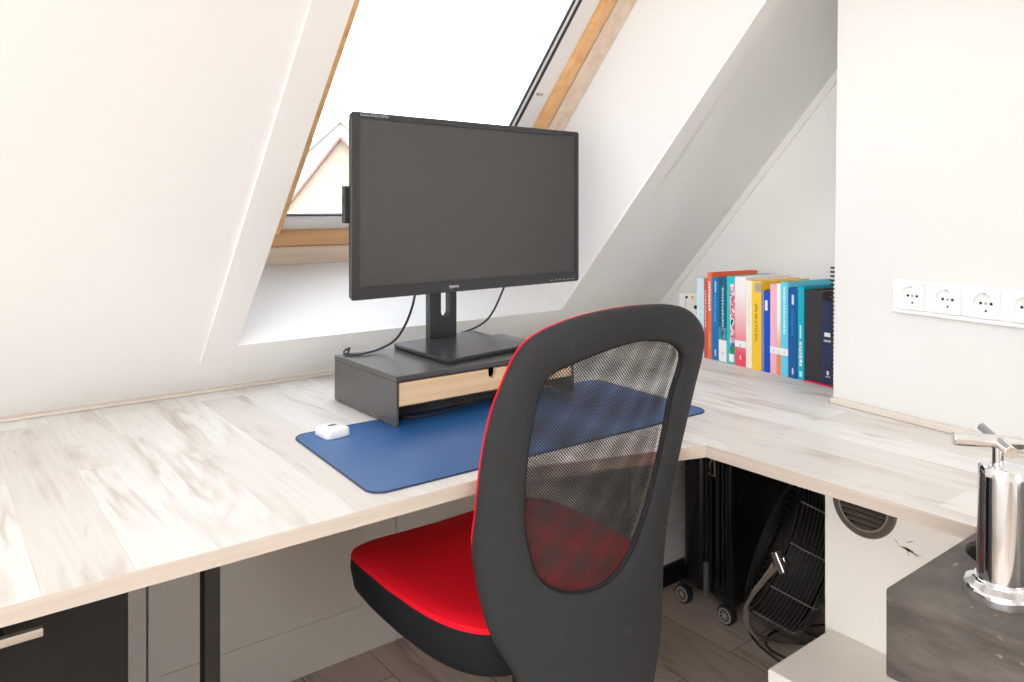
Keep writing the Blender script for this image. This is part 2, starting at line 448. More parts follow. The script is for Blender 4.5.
# alcove wall to the right of the window, its joint strip, and the deep niche below the worktop
struct('wall_right', MB().box(XR, XR + .06, .85, 1.95, .728, 2.4), W_['wall'])
struct('wall_niche_right', MB().box(2.45, 2.5, .7, 1.95, 0, .728), W_['panel'])
struct('wall_niche_back', MB().box(1.75, 2.5, 1.9, 1.95, 0, .735), W_['panel'])
struct('wall_niche_top', MB().box(XR, 2.5, .7, 1.95, .728, .76), W_['panel'])
tr = MB()
p0, p1 = RP(XR, 0), RP(XR, 1.5)
tr.prism([Vector((XR, p0.y, p0.z)), Vector((XR, p1.y, p1.z)), Vector((XR, p1.y, p1.z)) - Nn*.022, Vector((XR, p0.y, p0.z)) - Nn*.022], (-.006, 0, 0))
struct('trim_4', tr, W_['trim'])

# chimney-breast wall with the sockets
WO = Vector((1.629, .912, 0)); WD = Vector((-.1374, -.9905, 0)).normalized(); WN = Vector((WD.y, -WD.x, 0))   # WN points into the room (-X)
if WN.x > 0: WN = -WN
def WP(s, z, d=0): return WO + WD*s + WN*d + Vector((0,0,z))
e1 = WO + WD*2.2
ln = WD*.0125
w0_ = WO - ln*(.75/.9)
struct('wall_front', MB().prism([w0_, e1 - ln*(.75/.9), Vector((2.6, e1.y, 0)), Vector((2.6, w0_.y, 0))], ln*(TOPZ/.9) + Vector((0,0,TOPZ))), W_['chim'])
struct('baseboard_front', MB().prism([WP(0,.7505), WP(0,.7505,.012), WP(.6,.7505,.012), WP(.6,.7505)], (0,0,.014)), W_['strip'], bevel=.002)
# boxed-in lower wall with the vent, and the low ledge before it
struct('wall_box', MB().box(1.435, 1.75, -.4, .822, 0, .727), W_['cream'], bevel=.003)
struct('wall_ledge', MB().box(1.218, 1.4345, -.4, .809, 0, .35), W_['cream'], bevel=.004)
sc_ = MB()
for (y0, z0, y1, z1, w) in ((.684, .5565, .64, .5495, .0012), (.669, .5605, .662, .543, .0007), (.676, .5575, .652, .554, .0017), (.668, .566, .653, .575, .0006), (.66, .556, .645, .546, .0008), (.69, .566, .681, .559, .0006)):
    d = Vector((0, y1 - y0, z1 - z0)).normalized(); q = Vector((0, -d.z, d.y))*w
    a, b = Vector((1.4346, y0*.99, z0 + .006)), Vector((1.4346, y1*.99, z1 + .006))
    sc_.prism([a, (a+b)/2 + q, b, (a+b)/2 - q], (-.0004, 0, 0))
so = struct('wall_box_scratch', sc_, W_['scratch'])
# left and rear walls of the attic room


def holed_wall(name, p, ux, L_, h0, h1, a0, a1, thick):
    m_ = MB(); ux = Vector(ux); p = Vector(p); n_ = Vector(thick)
    def blk(u0, u1, z0, z1): m_.prism([p + ux*u0 + Vector((0,0,z0)), p + ux*u1 + Vector((0,0,z0)), p + ux*u1 + Vector((0,0,z1)), p + ux*u0 + Vector((0,0,z1))], n_)
    blk(0, L_, 0, h0); blk(0, L_, h1, TOPZ); blk(0, a0, h0, h1); blk(a1, L_, h0, h1)
    return struct(name, m_, W_['wall'])
holed_wall('wall_rear', (XL, YR, 0), (1,0,0), 2.6 - XL, 1.0, 2.0, 1.8, 2.6, (0,-.06,0))      # unseen opening added to let sky light in as fill

holed_wall('wall_left', (XL, YR, 0), (0,1,0), 1.95 - YR, .3, 1.95, 1.8, 3.8, (-.06,0,0))  # unseen opening added so sky light reaches the alcove

# strip along the back edge of the worktop
struct('trim_5', MB().box(XL, 1.75, 1.868, 1.898, .7505, .757), W_['strip'], bevel=.002)

# ------------------------------------------------------------------ roof window
win = bpy.data.objects.new('window_1', None); COL.objects.link(win); win['kind'] = 'structure'
win.location = RP((GX0 + GX1)/2, GA0, GT)
def bar(mb, x0, x1, a0, a1, t0, t1): mb.prism(rect(x0, x1, a0, a1, t0), Nn*(t1 - t0))
def frame_ring(x0, x1, a0, a1, wl, wr, wb, wt, t0, t1):
    m_ = MB()
    bar(m_, x0, x1, a0, a0 + wb, t0, t1); bar(m_, x0, x1, a1 - wt, a1, t0, t1)
    return m_, (x0, x0 + wl, x1 - wr, x1, a0 + wb, a1 - wt)
fr, q = frame_ring(GX0, GX1, GA0, GA1, .064, .062, .066, .066, GT, GT + .085)
obj('frame_rail', fr, W_['palep'], win, bevel=.003)
fs = MB(); bar(fs, q[0], q[1], q[4], q[5], GT, GT + .085); bar(fs, q[2], q[3], q[4], q[5], GT, GT + .085)
obj('frame_stile', fs, W_['palepy'], win, bevel=.003)
sx0, sx1, sa0, sa1 = q[1] + .005, q[2] - .005, q[4] + .007, q[5] - .007
sr, q2 = frame_ring(sx0, sx1, sa0, sa1, .111, .034, .040, .05, GT - .004, GT + .07)
obj('sash_rail', sr, W_['pine'], win, bevel=.004)
ss = MB(); bar(ss, q2[0], q2[1], q2[4], q2[5], GT - .004, GT + .07); bar(ss, q2[2], q2[3], q2[4], q2[5], GT - .004, GT + .07)
obj('sash_stile', ss, W_['piney'], win, bevel=.004)
bd = MB(); bar(bd, q2[1], q2[2], q2[4], q2[4] + .046, GT + .012, GT + .034); bar(bd, q2[2] - .060, q2[2], q2[4] + .046, q2[5], GT + .012, GT + .034)
obj('glazing_bead', bd, W_['alu'], win, bevel=.003)
gx1, ga0 = q2[2] - .060, q2[4] + .046
gk = MB()
bar(gk, q2[1], gx1, ga0, ga0 + .004, GT + .014, GT + .020)
bar(gk, gx1 - .004, gx1 + .002, ga0, q2[5], GT + .010, GT + .016)
bar(gk, gx1 - .017, gx1 - .011, ga0, q2[5], GT + .016, GT + .0215)
obj('gasket', gk, W_['gasket'], win)
lp = MB(); bar(lp, gx1 - .011, gx1 - .004, ga0, q2[5], GT + .014, GT + .0215)
obj('bead_lip', lp, W_['alu'], win)
ck = MB(); bar(ck, gx1 + .012, gx1 + .030, .80, .806, GT + .006, GT + .012)
obj('clip', ck, W_['steel'], win)
gp = MB(); bar(gp, q2[1], gx1, ga0, q2[5], GT + .0216, GT + .026)
obj('pane', gp, W_['glass'], win)

# ------------------------------------------------------------------ neighbouring houses outside
def house(name, apex, ux, half, slope, depth, mats, label, zb=-5.5, over=.25):
    ux = Vector(ux).normalized(); dv = Vector((-ux.y, ux.x, 0))
    if dv.dot(Vector((.6, .8, 0))) < 0: dv = -dv
    A = Vector(apex); h = thing(name, (A.x, A.y, zb), label, 'house')
    el, er = A - ux*half - Vector((0,0,half*slope)), A + ux*half - Vector((0,0,half*slope))
    g = MB().prism([A, el, Vector((el.x, el.y, zb)), Vector((er.x, er.y, zb)), er], dv*depth)
    obj('gable_wall', g, mats[0], h)
    for sgn in (-1, 1):
        e = A + ux*sgn*(half + over) - Vector((0,0,(half + over)*slope))
        up = Vector((ux.x*sgn*slope, ux.y*sgn*slope, 1)).normalized()
        obj('roof_slope', MB().prism([A - dv*.02, e - dv*.02, e - dv*.02 + up*.16, A - dv*.02 + up*.16], dv*(depth + .1)), mats[2], h)
        a0 = A - dv*.10 - up*.02; e0 = e - dv*.10 - up*.02
        obj('bargeboard', MB().prism([a0, e0, e0 + up*.03, a0 + up*.03], dv*.07), mats[1], h)
    return h
house('gabled_house', (5.25, 11.15, 2.30), (.79, -.6137, 0), 3.2, 1.28, 7, (W_['brick'], W_['board'], W_['tile']), 'cream gabled house with red bargeboard seen through the roof window')
house('distant_house', (10.55, 22.45, 3.95), (.79, -.6137, 0), 6.5, .9, 4, (W_['tile'], W_['tile'], W_['tile']), 'pale house whose roof rises behind the cream gabled house')
struct('ground_outside', MB().box(-60, 60, 3, 90, -5.7, -5.5), pmat('paving_outside', (.35, .33, .30), .9, noise=.3, nscale=1))

# ------------------------------------------------------------------ worktop
DZ, DT = .75, .0225
desk = thing('corner_desk', (.5, 1.45, 0), 'L-shaped corner desk with pale whitewashed wood worktop on a black steel leg', 'desk')
poly = [(-1.65,1.0085),(.80,1.0085),(.83,.9975),(1.152,.894),(1.152,.436),(1.558,.436),(1.620,.920),(2.0792,.920),(2.0792,1.898),(-1.65,1.898)]
obj('worktop', MB().prism([(x, y, DZ - DT) for x, y in poly], (0,0,DT)), W_['desk'], desk, bevel=.0012)
eb = MB()
eb.box(-1.65, .80, 1.0065, 1.0085, DZ - DT, DZ - .0008)
for (xa, ya), (xb, yb) in (((.80,1.0085),(.83,.9975)), ((.83,.9975),(1.152,.894))):
    nrm = Vector((-(yb - ya), xb - xa, 0)).normalized()
    if nrm.y > 0: nrm = -nrm
    eb.prism([Vector((xa, ya, DZ - DT)), Vector((xb, yb, DZ - DT)), Vector((xb, yb, DZ - DT)) + nrm*.002, Vector((xa, ya, DZ - DT)) + nrm*.002], (0,0,DT - .0008))
obj('edge_band', eb, W_['edge'], desk)
obj('edge_band', MB().box(1.150, 1.152, .436, .892, DZ - DT, DZ - .0008), W_['edgey'], desk)
lg = MB().box(.351, .376, 1.24, 1.266, .004, DZ - DT - .004).box(.335, .392, 1.224, 1.282, DZ - DT - .0041, DZ - DT).box(.345, .382, 1.234, 1.272, 0, .0042)
obj('leg', lg, W_['legm'], desk, bevel=.0025)

# black cabinet under the left end
cb = thing('storage_cabinet', (-.1, 1.4, 0), 'black storage cabinet with a steel bar handle under the left end of the desk', 'cabinet')
obj('body', MB().box(-.39, .209, 1.098, 1.70, .04, .705), W_['cab'], cb, bevel=.002)
dr = obj('door', MB().box(-.388, .211, 1.078, 1.0965, .05, .704), W_['cab'], cb, bevel=.002)
hd = MB().box(-.31, .113, 1.040, 1.050, .688, .698)
obj('handle', hd, W_['steel'], dr, bevel=.001)
for x in (.07, -.27): obj('handle_post', MB().lathe([(.006,0),(.006,.029)], (x, 1.0495, .693), (0,1,0), 14), W_['cab'], dr, smooth=True)
obj('plinth', MB().box(-.37, .19, 1.12, 1.68, 0, .04), W_['cab'], cb)

# ------------------------------------------------------------------ desk mat and small white device
mat_ = MB()
def rrect(x0, x1, y0, y1, r, k=6):
    P = []
    for cx, cy, a in ((x1-r,y1-r,0),(x0+r,y1-r,90),(x0+r,y0+r,180),(x1-r,y0+r,270)):
        for j in range(k+1):
            t = math.radians(a + 90*j/k); P.append((cx + r*math.cos(t), cy + r*math.sin(t)))
    return P
# corners measured on the worktop: a slightly turned rectangle
ml, mr, mf, mbk = Vector((.545,1.228)), Vector((1.345,1.228)), 1.052, 1.405
def matpt(x, y):
    v = (x - .545)/.8; w = (y - mf)/(mbk - mf)
    return (x + (w - .5)*.018, y - .012*v + .004)
P = [matpt(x, y) for x, y in rrect(.553, 1.352, 1.042, 1.408, .028)]
dm = thing('desk_mat', (.95, 1.22, DZ), 'navy blue rectangular desk mat lying under the monitor riser', 'desk mat')
obj('sheet', MB().prism([(x, y, DZ + .0004) for x, y in P], (0,0,.0022)), W_['mat_blue'], dm, bevel=.0006)
obj('stitched_edge', MB().tube([(x, y, DZ + .0018) for x, y in P], .0017, 6, close=True), W_['mat_edge'], dm, smooth=True)

wd_ = thing('desk_gadget', (.626, 1.370, DZ + .0028), 'small white square gadget with a dark slot on the corner of the blue mat', 'gadget', rz=.06)
rb = [[(x, y, z) for x, y in rrect(-.026 + i, .026 - i, -.028 + i, .028 - i, .010)] for z, i in ((0,.001),(.002,0),(.013,.0008),(.0165,.0035),(.018,.008))]
gz = obj('case', MB().loft(rb), W_['white'], wd_, smooth=True, shift=False)
obj('slot', MB().box(-.008, .008, -.003, .006, .0178, .0186), W_['greyp'], wd_, shift=False)

# ------------------------------------------------------------------ monitor riser
RX0, RX1, RY0, RY1, RZ = .746, 1.224, 1.335, 1.622, .854
rs = thing('monitor_riser', (.99, 1.48, DZ), 'charcoal steel monitor riser with a pale wooden drawer, standing on the desk', 'monitor stand')
bz = DZ + .0027
obj('body', MB().box(RX0, RX1, RY0, RY1, RZ - .011, RZ).box(RX0, RX0 + .006, RY0, RY1, bz, RZ - .011).box(RX1 - .006, RX1, RY0, RY1, bz, RZ - .011).box(RX0 + .006, RX1 - .006, RY1 - .005, RY1, bz, RZ - .011).box(RX0 + .006, RX1 - .006, RY0 + .012, RY1 - .005, .787, .790), W_['riser'], rs, bevel=.0012)
nx, nr = .985, .011
dp = [(RX0 + .0075, .793), (RX1 - .0075, .793), (RX1 - .0075, .8395), (nx + nr, .8395), (nx + nr, .830)]
dp += [(nx + nr*math.cos(t*PI/10), .829 - nr*math.sin(t*PI/10)*.9) for t in range(1, 10)]
dp += [(nx - nr, .830), (nx - nr, .8395), (RX0 + .0075, .8395)]
dw = obj('drawer', MB().prism([(x, RY0 + .002, z) for x, z in dp], (0, .012, 0)), W_['birch'], rs)
obj('tray', MB().box(RX0 + .012, RX1 - .012, RY0 + .0141, RY1 - .02, .796, .80).box(RX0 + .012, RX0 + .02, RY0 + .0141, RY1 - .02, .80, .829).box(RX1 - .02, RX1 - .012, RY0 + .0141, RY1 - .02, .80, .829), W_['cab'], dw)
tag(obj('riser_cable', MB().tube(spline([(.775,1.40,DZ+.0075),(.80,1.372,DZ+.0065),(.86,1.366,DZ+.0065),(.95,1.385,DZ+.0065),(1.02,1.40,DZ+.0065),(1.10,1.385,DZ+.0065),(1.18,1.40,DZ+.0065)], 8), .0028, 8), W_['cable'], smooth=True), 'black cable lying on the mat inside the riser, below the wooden drawer', 'cable')

# ------------------------------------------------------------------ monitor
mon = thing('monitor', (1.01, 1.5, RZ), 'large dark flat-screen monitor, switched off, on a black stand above the riser', 'monitor')
ml_ = Vector((.6645, 1.3690, 1.0075)); mrz = math.radians(3.1); MWd, MHt = .6400, .3730
MM = Matrix.Translation(ml_) @ Matrix.Rotation(mrz, 4, 'Z')
def mrect(x0, x1, z0, z1, y): return [(x0,y,z0),(x1,y,z0),(x1,y,z1),(x0,y,z1)]
bl, br_, bt, bb = .0190, .0105, .0125, .0245
m_ = MB()
m_.box(0, MWd, 0, .016, 0, bb).box(0, MWd, 0, .016, MHt - bt, MHt).box(0, bl, 0, .016, bb, MHt - bt).box(MWd - br_, MWd, 0, .016, bb, MHt - bt)
bmesh.ops.remove_doubles(m_.bm, verts=m_.bm.verts[:], dist=1e-6)
# outer frame as a clean ring
m_ = MB()
def rr3(x0, x1, z0, z1, r, y): return [(x, y, z) for x, z in rrect(x0, x1, z0, z1, r, 4)]
oF, oB = rr3(0, MWd, 0, MHt, .006, .0012), rr3(.004, MWd - .004, .002, MHt - .002, .006, .016)
oF2 = rr3(.0012, MWd - .0012, .0012, MHt - .0012, .005, 0)
iF = rr3(bl, MWd - br_, bb, MHt - bt, .0008, 0); iB = rr3(bl, MWd - br_, bb, MHt - bt, .0008, .0042)
V = [[m_.bm.verts.new(p) for p in R] for R in (oB, oF, oF2, iF, iB)]
for a, b in zip(V, V[1:]):
    for i in range(len(a)): m_.bm.faces.new((a[i], a[(i+1) % len(a)], b[(i+1) % len(b)], b[i]))
obj('bezel', m_.xf(MM), W_['bezel'], mon)
obj('screen', MB().box(bl - .002, MWd - br_ + .002, .0036, .006, bb - .002, MHt - bt + .002).xf(MM), W_['screen'], mon)
bk_ = MB().loft([rr3(.0042, MWd - .0042, .0022, MHt - .0022, .006, .0158), rr3(.022, MWd - .022, .016, MHt - .016, .012, .032), rr3(.09, MWd - .09, .06, MHt - .06, .03, .052), rr3(.11, MWd - .11, .08, MHt - .08, .03, .055)])
obj('back_cover', bk_.xf(MM), W_['bezel'], mon, smooth=True)
ub = obj('usb_hub', MB().box(-.0045, .022, .018, .030, .152, .226).xf(MM), W_['bezel'], mon, bevel=.0015)
pp = MB()
for z in (.176, .205): pp.box(-.0052, -.0044, .021, .027, z, z + .013)
obj('usb_port', pp.xf(MM), W_['greyp'], ub)
# Rx(90): text faces the viewer at -Y
TX = Matrix.Rotation(PI/2, 4, 'X')
obj('logo', text_mb('iiyama', .0105, MM @ Matrix.Translation((MWd*.392, -.0004, bb*.52)) @ TX), W_['wtext'], mon)
obj('model_text', text_mb('ProLite XUB2792HSU', .0072, MM @ Matrix.Translation((bl + .034, -.0004, MHt - bt*.48)) @ TX), W_['gtext'], mon)
bt_ = MB()
for i in range(6): bt_.box(.540 + .0145*i, .548 + .0145*i, -.0006, .001, .0062, .0076)
obj('button_mark', bt_.xf(MM), W_['gtext'], mon)
# stand: sloped neck with cable slot, base plate
NY = 1.60
nm = MB()
nk = [(.998, .8665), (1.062, .8665), (1.062, 1.28), (.998, 1.28)]
# front face with slot (keyhole): built from strips
sx0_, sx1_, sz0, sz1 = 1.020, 1.046, .932, 1.10
nm.box(.988, sx0_, NY, NY + .020, .8665, 1.22).box(sx1_, 1.066, NY, NY + .020, .8665, 1.22)
nm.box(sx0_, sx1_, NY, NY + .020, sz1, 1.22)
arc = [(sx0_, .8665), (sx1_, .8665), (sx1_, sz0)] + [((sx0_ + sx1_)/2 + (sx1_ - sx0_)/2*math.cos(t*PI/8), sz0 - (sx1_ - sx0_)/2*math.sin(t*PI/8)) for t in range(1, 8)] + [(sx0_, sz0)]
nm.prism([(x, NY, z) for x, z in arc], (0, .020, 0))
bmesh.ops.remove_doubles(nm.bm, verts=nm.bm.verts[:], dist=1e-6)
obj('neck', nm, W_['mstand'], mon, smooth=False)
obj('mount', MB().box(.985, 1.075, 1.435, NY, 1.13, 1.23), W_['mstand'], mon, bevel=.004)
bs = MB()
bp_ = [(.884, 1.362), (1.136, 1.400), (1.155, 1.652), (.890, 1.612)]
def rpoly(pts, r=.012, k=4):
    out = []; n = len(pts)
    for i in range(n):
        p, a, b = Vector(pts[i]), Vector(pts[i-1]), Vector(pts[(i+1) % n])
        pa, pb = p + (a-p).normalized()*r, p + (b-p).normalized()*r
        for j in range(k+1):
            t = j/k; q_ = (1-t)**2*pa + 2*t*(1-t)*p + t*t*pb; out.append((q_.x, q_.y))
    return out
cxy = Vector((1.016, 1.506))
def shr(pts, f): return [tuple(cxy + (Vector(p) - cxy)*f) for p in pts]
R0 = rpoly(bp_)
bs.loft([[(x, y, RZ + .0005) for x, y in shr(R0, .975)], [(x, y, RZ + .004) for x, y in shr(R0, .995)], [(x, y, RZ + .0095) for x, y in R0], [(x, y, RZ + .012) for x, y in shr(R0, .988)]])
obj('base', bs, W_['mstand'], mon, smooth=True)

# monitor cables
cz = RZ + .0032
c1 = spline([(.91,1.48,1.10),(.892,1.49,1.04),(.886,1.50,.992),(.884,1.51,.962),(.878,1.53,.921),(.866,1.556,.884),(.842,1.585,cz+.005),(.79,1.578,cz),(.770,1.592,cz),(.763,1.604,cz),(.772,1.624,cz+.003),(.786,1.630,cz+.006),(.796,1.650,cz),(.80,1.668,.835),(.80,1.675,.78),(.80,1.69,.7545)], 8)
tag(obj('monitor_cable', MB().tube(c1, .0028, 10), W_['cable'], smooth=True), 'black cable hanging from the monitor and curling over the left end of the riser', 'cable')
c2 = spline([(1.13,1.47,1.08),(1.175,1.52,1.02),(1.222,1.60,.99),(1.225,1.63,.95),(1.212,1.64,.915),(1.192,1.647,.889),(1.165,1.662,.870),(1.12,1.668,.858),(1.08,1.68,.84),(1.06,1.69,.78),(1.06,1.70,.7545)], 8)
tag(obj('monitor_cable', MB().tube(c2, .0028, 10), W_['cable'], smooth=True), 'black cable dropping from the right half of the monitor behind its stand base', 'cable')

# ------------------------------------------------------------------ books
BO = Vector((1.814, 1.387, DZ)); BD = Vector((-.132, -.991, 0)).normalized(); BANG = math.atan2(BD.y, BD.x)
def BP(s, d=0, z=0): return BO + BD*s + Vector((-BD.y, BD.x, 0))*d + Vector((0,0,z))
_cov = {}
def cov(c, r=.4):
    k = (c, r)
    if k not in _cov: _cov[k] = pmat('printed_cover', c, r)
    return _cov[k]
GRP = None
def book(s0, s1, h, depth, col, label, title=None, mark=None, set_=0.0, lab=None, page=None, mat=None, z0=.0006, cat='book'):
    w = s1 - s0 - .0006
    p = BP(s0 + .0003, set_, z0)
    b = thing('book', p, label, cat, rz=BANG)
    m = mat or cov(col)
    ct = .0014 if w > .015 else .0009
    cv = MB().box(0, w, 0, ct*1.4, 0, h).box(0, ct, ct*1.4, depth, 0, h).box(w - ct, w, ct*1.4, depth, 0, h)
    obj('cover', cv, m, b, shift=False)
    obj('pages', MB().box(ct + .0002, w - ct - .0002, ct*1.4 + .0004, depth - .003, .002, h - .003), page or W_['paper'], b, shift=False)
    if title:      # lines of print on the spine, too small to read in the photo
        cm_, z1, z2, wid = title
        t = MB(); z = z1; rnd = random.Random(int(s0*1e4))
        while z < z2:
            l = rnd.uniform(.004, .009); t.box(w*.5 - w*wid/2 + rnd.uniform(0,.15)*w*wid, w*.5 + w*wid/2 - rnd.uniform(0,.3)*w*wid, -.0003, .0002, z, min(z + l, z2)); z += l + .0022
        obj('spine_print', t, cm_, b, shift=False)
    if mark:
        for (cm_, z1, z2, a, c_) in mark: obj('spine_mark', MB().box(w*a, w*c_, -.0004, .0002, z1, z2), cm_, b, shift=False)
    if lab:        # white shelf-mark sticker
        z1, z2 = lab
        st = obj('sticker', MB().box(-.0003, w + .0003, -.0006, .0003, z1, z2), W_['white'], b, shift=False)
        obj('sticker_print', MB().prism([(w*.40, -.0009, z1 + .004), (w*.48, -.0009, z1 + .0045), (w*.62, -.0009, z2 - .007), (w*.54, -.0009, z2 - .0075)], (0,.0003,0)).box(w*.44, w*.60, -.0009, -.0006, z1 + .0035, z1 + .005), W_['gtext'], st, shift=False)
    return b
wt, gt_ = W_['wtext'], W_['gtext']
lb = cov((.35, .65, .85))
book(-.0619, -.0330, .232, .165, (.62, .80, .84), 'pale icy-blue book at the far end of the row, half hidden by the chair back', title=(cov((.48,.70,.76)), .06, .19, .35))
book(-.0325, -.0192, .232, .15, (.52, .09, .09), 'thin dark red book between the pale blue book and the taller orange-red one', title=(cov((.8,.55,.5)), .09, .2, .4))
book(-.0186, -.0012, .251, .19, (.80, .15, .055), 'tall orange-red book with white lettering running down its spine', title=(wt, .14, .225, .55), mark=[(cov((.85,.4,.15)), .03, .075, .4, .62)], page=pmat('brown_page_edges', (.33, .22, .17), .8))
book(-.0010, .0265, .238, .175, (.0, .16, .45), 'blue book with pale lettering, next to the tall orange-red book', title=(cov((.05,.33,.66)), .11, .19, .4), mark=[(lb, .195, .228, .42, .62), (wt, .012, .030, .45, .60)])
pic = picture_mat('night_city_picture', [(.01,.05,.14), (.02,.16,.26), (.05,.3,.36), (.30,.16,.32), (.8,.8,.85)], 55)
book(.0267, .0570, .2405, .175, (.01, .10, .17), 'dark teal book with a colourful picture and a white foot on its spine', title=(cov((.35,.62,.70)), .10, .215, .25), mark=[(pic, .062, .098, 0, 1), (W_['white'], .001, .062, 0, 1), (gt_, .02, .03, .42, .58)])
p2 = picture_mat('flower_picture', [(.02,.02,.03), (.55,.75,.72), (.80,.10,.2), (.85,.72,.78), (.1,.35,.32)], 38)
book(.0571, .0875, .246, .175, (.01, .50, .55), 'turquoise book with a red, pink and black picture strip on its spine', title=(cov((.75,.9,.9)), .06, .2, .12), mark=[(p2, .058, .225, .42, .99), (cov((.12,.05,.42)), .05, .075, .6, .99), (cov((.02,.26,.1)), .028, .05, .42, .99), (W_['white'], .006, .028, .3, .85)])
book(.0877, .1276, .2475, .18, (.9, .5, .55), 'thick book whose spine fades from white to pinkish red, with a white sticker', mat=grad_mat('white_to_red_cover', (.80, .07, .13), (.86, .80, .79), .03, .20), lab=(.052, .070), mark=[(cov((.9,.75,.76)), .018, .030, .46, .56)])
book(.1278, .1487, .2395, .19, (.87, .83, .74), 'cream-spined book between the pink-red book and the yellow one', mat=cov((.86,.82,.72)), title=(cov((.70,.66,.58)), .12, .19, .2), page=pmat('orange_top_edge', (.85, .50, .15), .7))
yb = book(.1489, .1816, .2402, .195, (.90, .56, .02), 'bright yellow book with the words THE CULTURE MAP up its spine', mark=[(cov((.38,.36,.33)), .212, .236, .3, .97), (cov((.75,.55,.2)), .20, .203, .3, .7)])
TSP = Matrix.Translation((.0160, -.0004, .128)) @ TX @ Matrix.Rotation(PI/2, 4, 'Z')
obj('spine_title', text_mb('THE CULTURE MAP', .0118, TSP), cov((.16, .12, .04)), yb, shift=False)
bb_ = book(.1820, .2116, .2155, .16, (.0, .07, .50), 'shorter royal blue book with a white shield mark, against the yellow book', mark=[(W_['white'], .165, .192, .42, .72), (cov((.25,.24,.42)), .0, .2155, 0, .3)])
obj('ribbon', MB().tube(spline([(.014,.05,.213),(.012,.03,.2165),(.010,.012,.2195),(.0125,.003,.2185),(.015,-.0012,.212)], 5), .0011, 6), W_['black'], bb_, shift=False)
book(.2118, .2332, .2372, .165, (.84, .44, .55), 'pink book with part of a white sticker strip, right of the royal blue one', lab=(.054, .072))
book(.2334, .2461, .240, .165, (.85, .4, .2), 'thin book, white above and orange below, beside the pink one', mat=grad_mat('orange_to_white_cover', (.85, .26, .08), (.87, .84, .78), .05, .14), lab=(.054, .072))
book(.2463, .2701, .245, .20, (.13, .60, .78), 'light sky-blue book with white lettering and the end of the sticker strip', title=(cov((.6,.85,.93)), .11, .235, .3), lab=(.054, .072))
book(.2703, .2978, .233, .17, (.0, .09, .31), 'dark blue book between the sky-blue and the teal book', title=(cov((.0,.22,.45)), .11, .18, .3), mark=[(cov((.6,.75,.85)), .19, .215, .42, .66), (wt, .010, .026, .44, .6)])
book(.2980, .3181, .2378, .20, (.0, .38, .50), 'teal book with bold white lower title, leaning on the black binder', title=(wt, .035, .10, .5), mark=[(cov((.5,.8,.85)), .105, .14, .35, .6), (cov((.55,.85,.9)), .008, .022, .3, .7)], set_=.002)
# black slipcase/binder
zz = .0045
bx = thing('ring_binder', BP(.3186, .004, zz), 'thick black binder standing on a thin red folder near the wall corner', 'binder', rz=BANG)
obj('cover', MB().box(0, .0525, 0, .004, 0, .228).box(0, .004, .004, .19, 0, .228).box(.0485, .0525, .004, .19, 0, .228), pmat('black_binder_board', (.030, .029, .030), .5, noise=.3, nscale=25), bx, bevel=.0012, shift=False)
obj('contents', MB().box(.0055, .047, .006, .18, .004, .222), pmat('grey_dividers', (.12, .12, .115), .6), bx, shift=False)
rf = thing('folder', BP(.300, -.004, .0004), 'thin red folder lying flat under the black binder', 'folder', rz=BANG)
obj('sleeve', MB().box(0, .09, 0, .17, 0, .0034), cov((.62, .02, .09)), rf, shift=False)
# (the teal book stands beside it, so shorten the folder to the binder's own width)
rf.location = BP(.3186, -.002, .0004)
nv = book(.3730, .4055, .206, .15, (.012, .022, .085), 'short navy book with white lettering against the wall corner', mark=[(wt, .118, .128, .22, .75), (gt_, .105, .110, .15, .8), (wt, .024, .034, .42, .6), (gt_, .018, .021, .3, .72)], z0=.0045)
# spiral notebook standing behind the navy book
sn_ = thing('spiral_notebook', BP(.4080, -.012, .0006), 'tall spiral-bound notebook with black wire coil at the wall corner', 'notebook', rz=BANG)
obj('sheets', MB().box(.0015, .009, .006, .12, 0, .306), W_['paper'], sn_, shift=False)
for i in range(29): obj('coil_loop', MB().ring((.005, .004, .008 + i*.0102), (0,.15,1), .0068, .0023, 16, 6), W_['black'], sn_, smooth=True, shift=False)

# small card with doodles at the far end of the row
cd = thing('picture_card', (1.945, 1.572, DZ), 'white card with tiny black and yellow drawings left of the books', 'card', rz=-.9)
obj('card', MB().box(-.035, .035, 0, .0012, 0, .165).xf(Matrix.Rotation(-.10, 4, 'X')), pmat('white_card', (.84, .82, .80), .6), cd, shift=False)
dy = MB(); CT = Matrix.Rotation(-.10, 4, 'X')
for cx_, cz_, r, x0_, z0_, z1_ in ((-.012,.153,.0045,-.0165,.118,.150), (.017,.122,.0065,.0205,.123,.137)):
    obj('black_drawing', MB().lathe([(r,0),(r,.0006)], (cx_, -.0006, cz_), (0,-1,0), 12).box(x0_, x0_ + .001, -.0010, -.0004, z0_, z1_).xf(CT), W_['pin'], cd, shift=False)
dy.prism([(.000, -.0006, .158), (.012, -.0006, .158), (.006, -.0006, .145)], (0, -.0006, 0))
obj('yellow_drawing', dy.xf(Matrix.Rotation(-.10, 4, 'X')), cov((.75,.45,.02)), cd, shift=False)

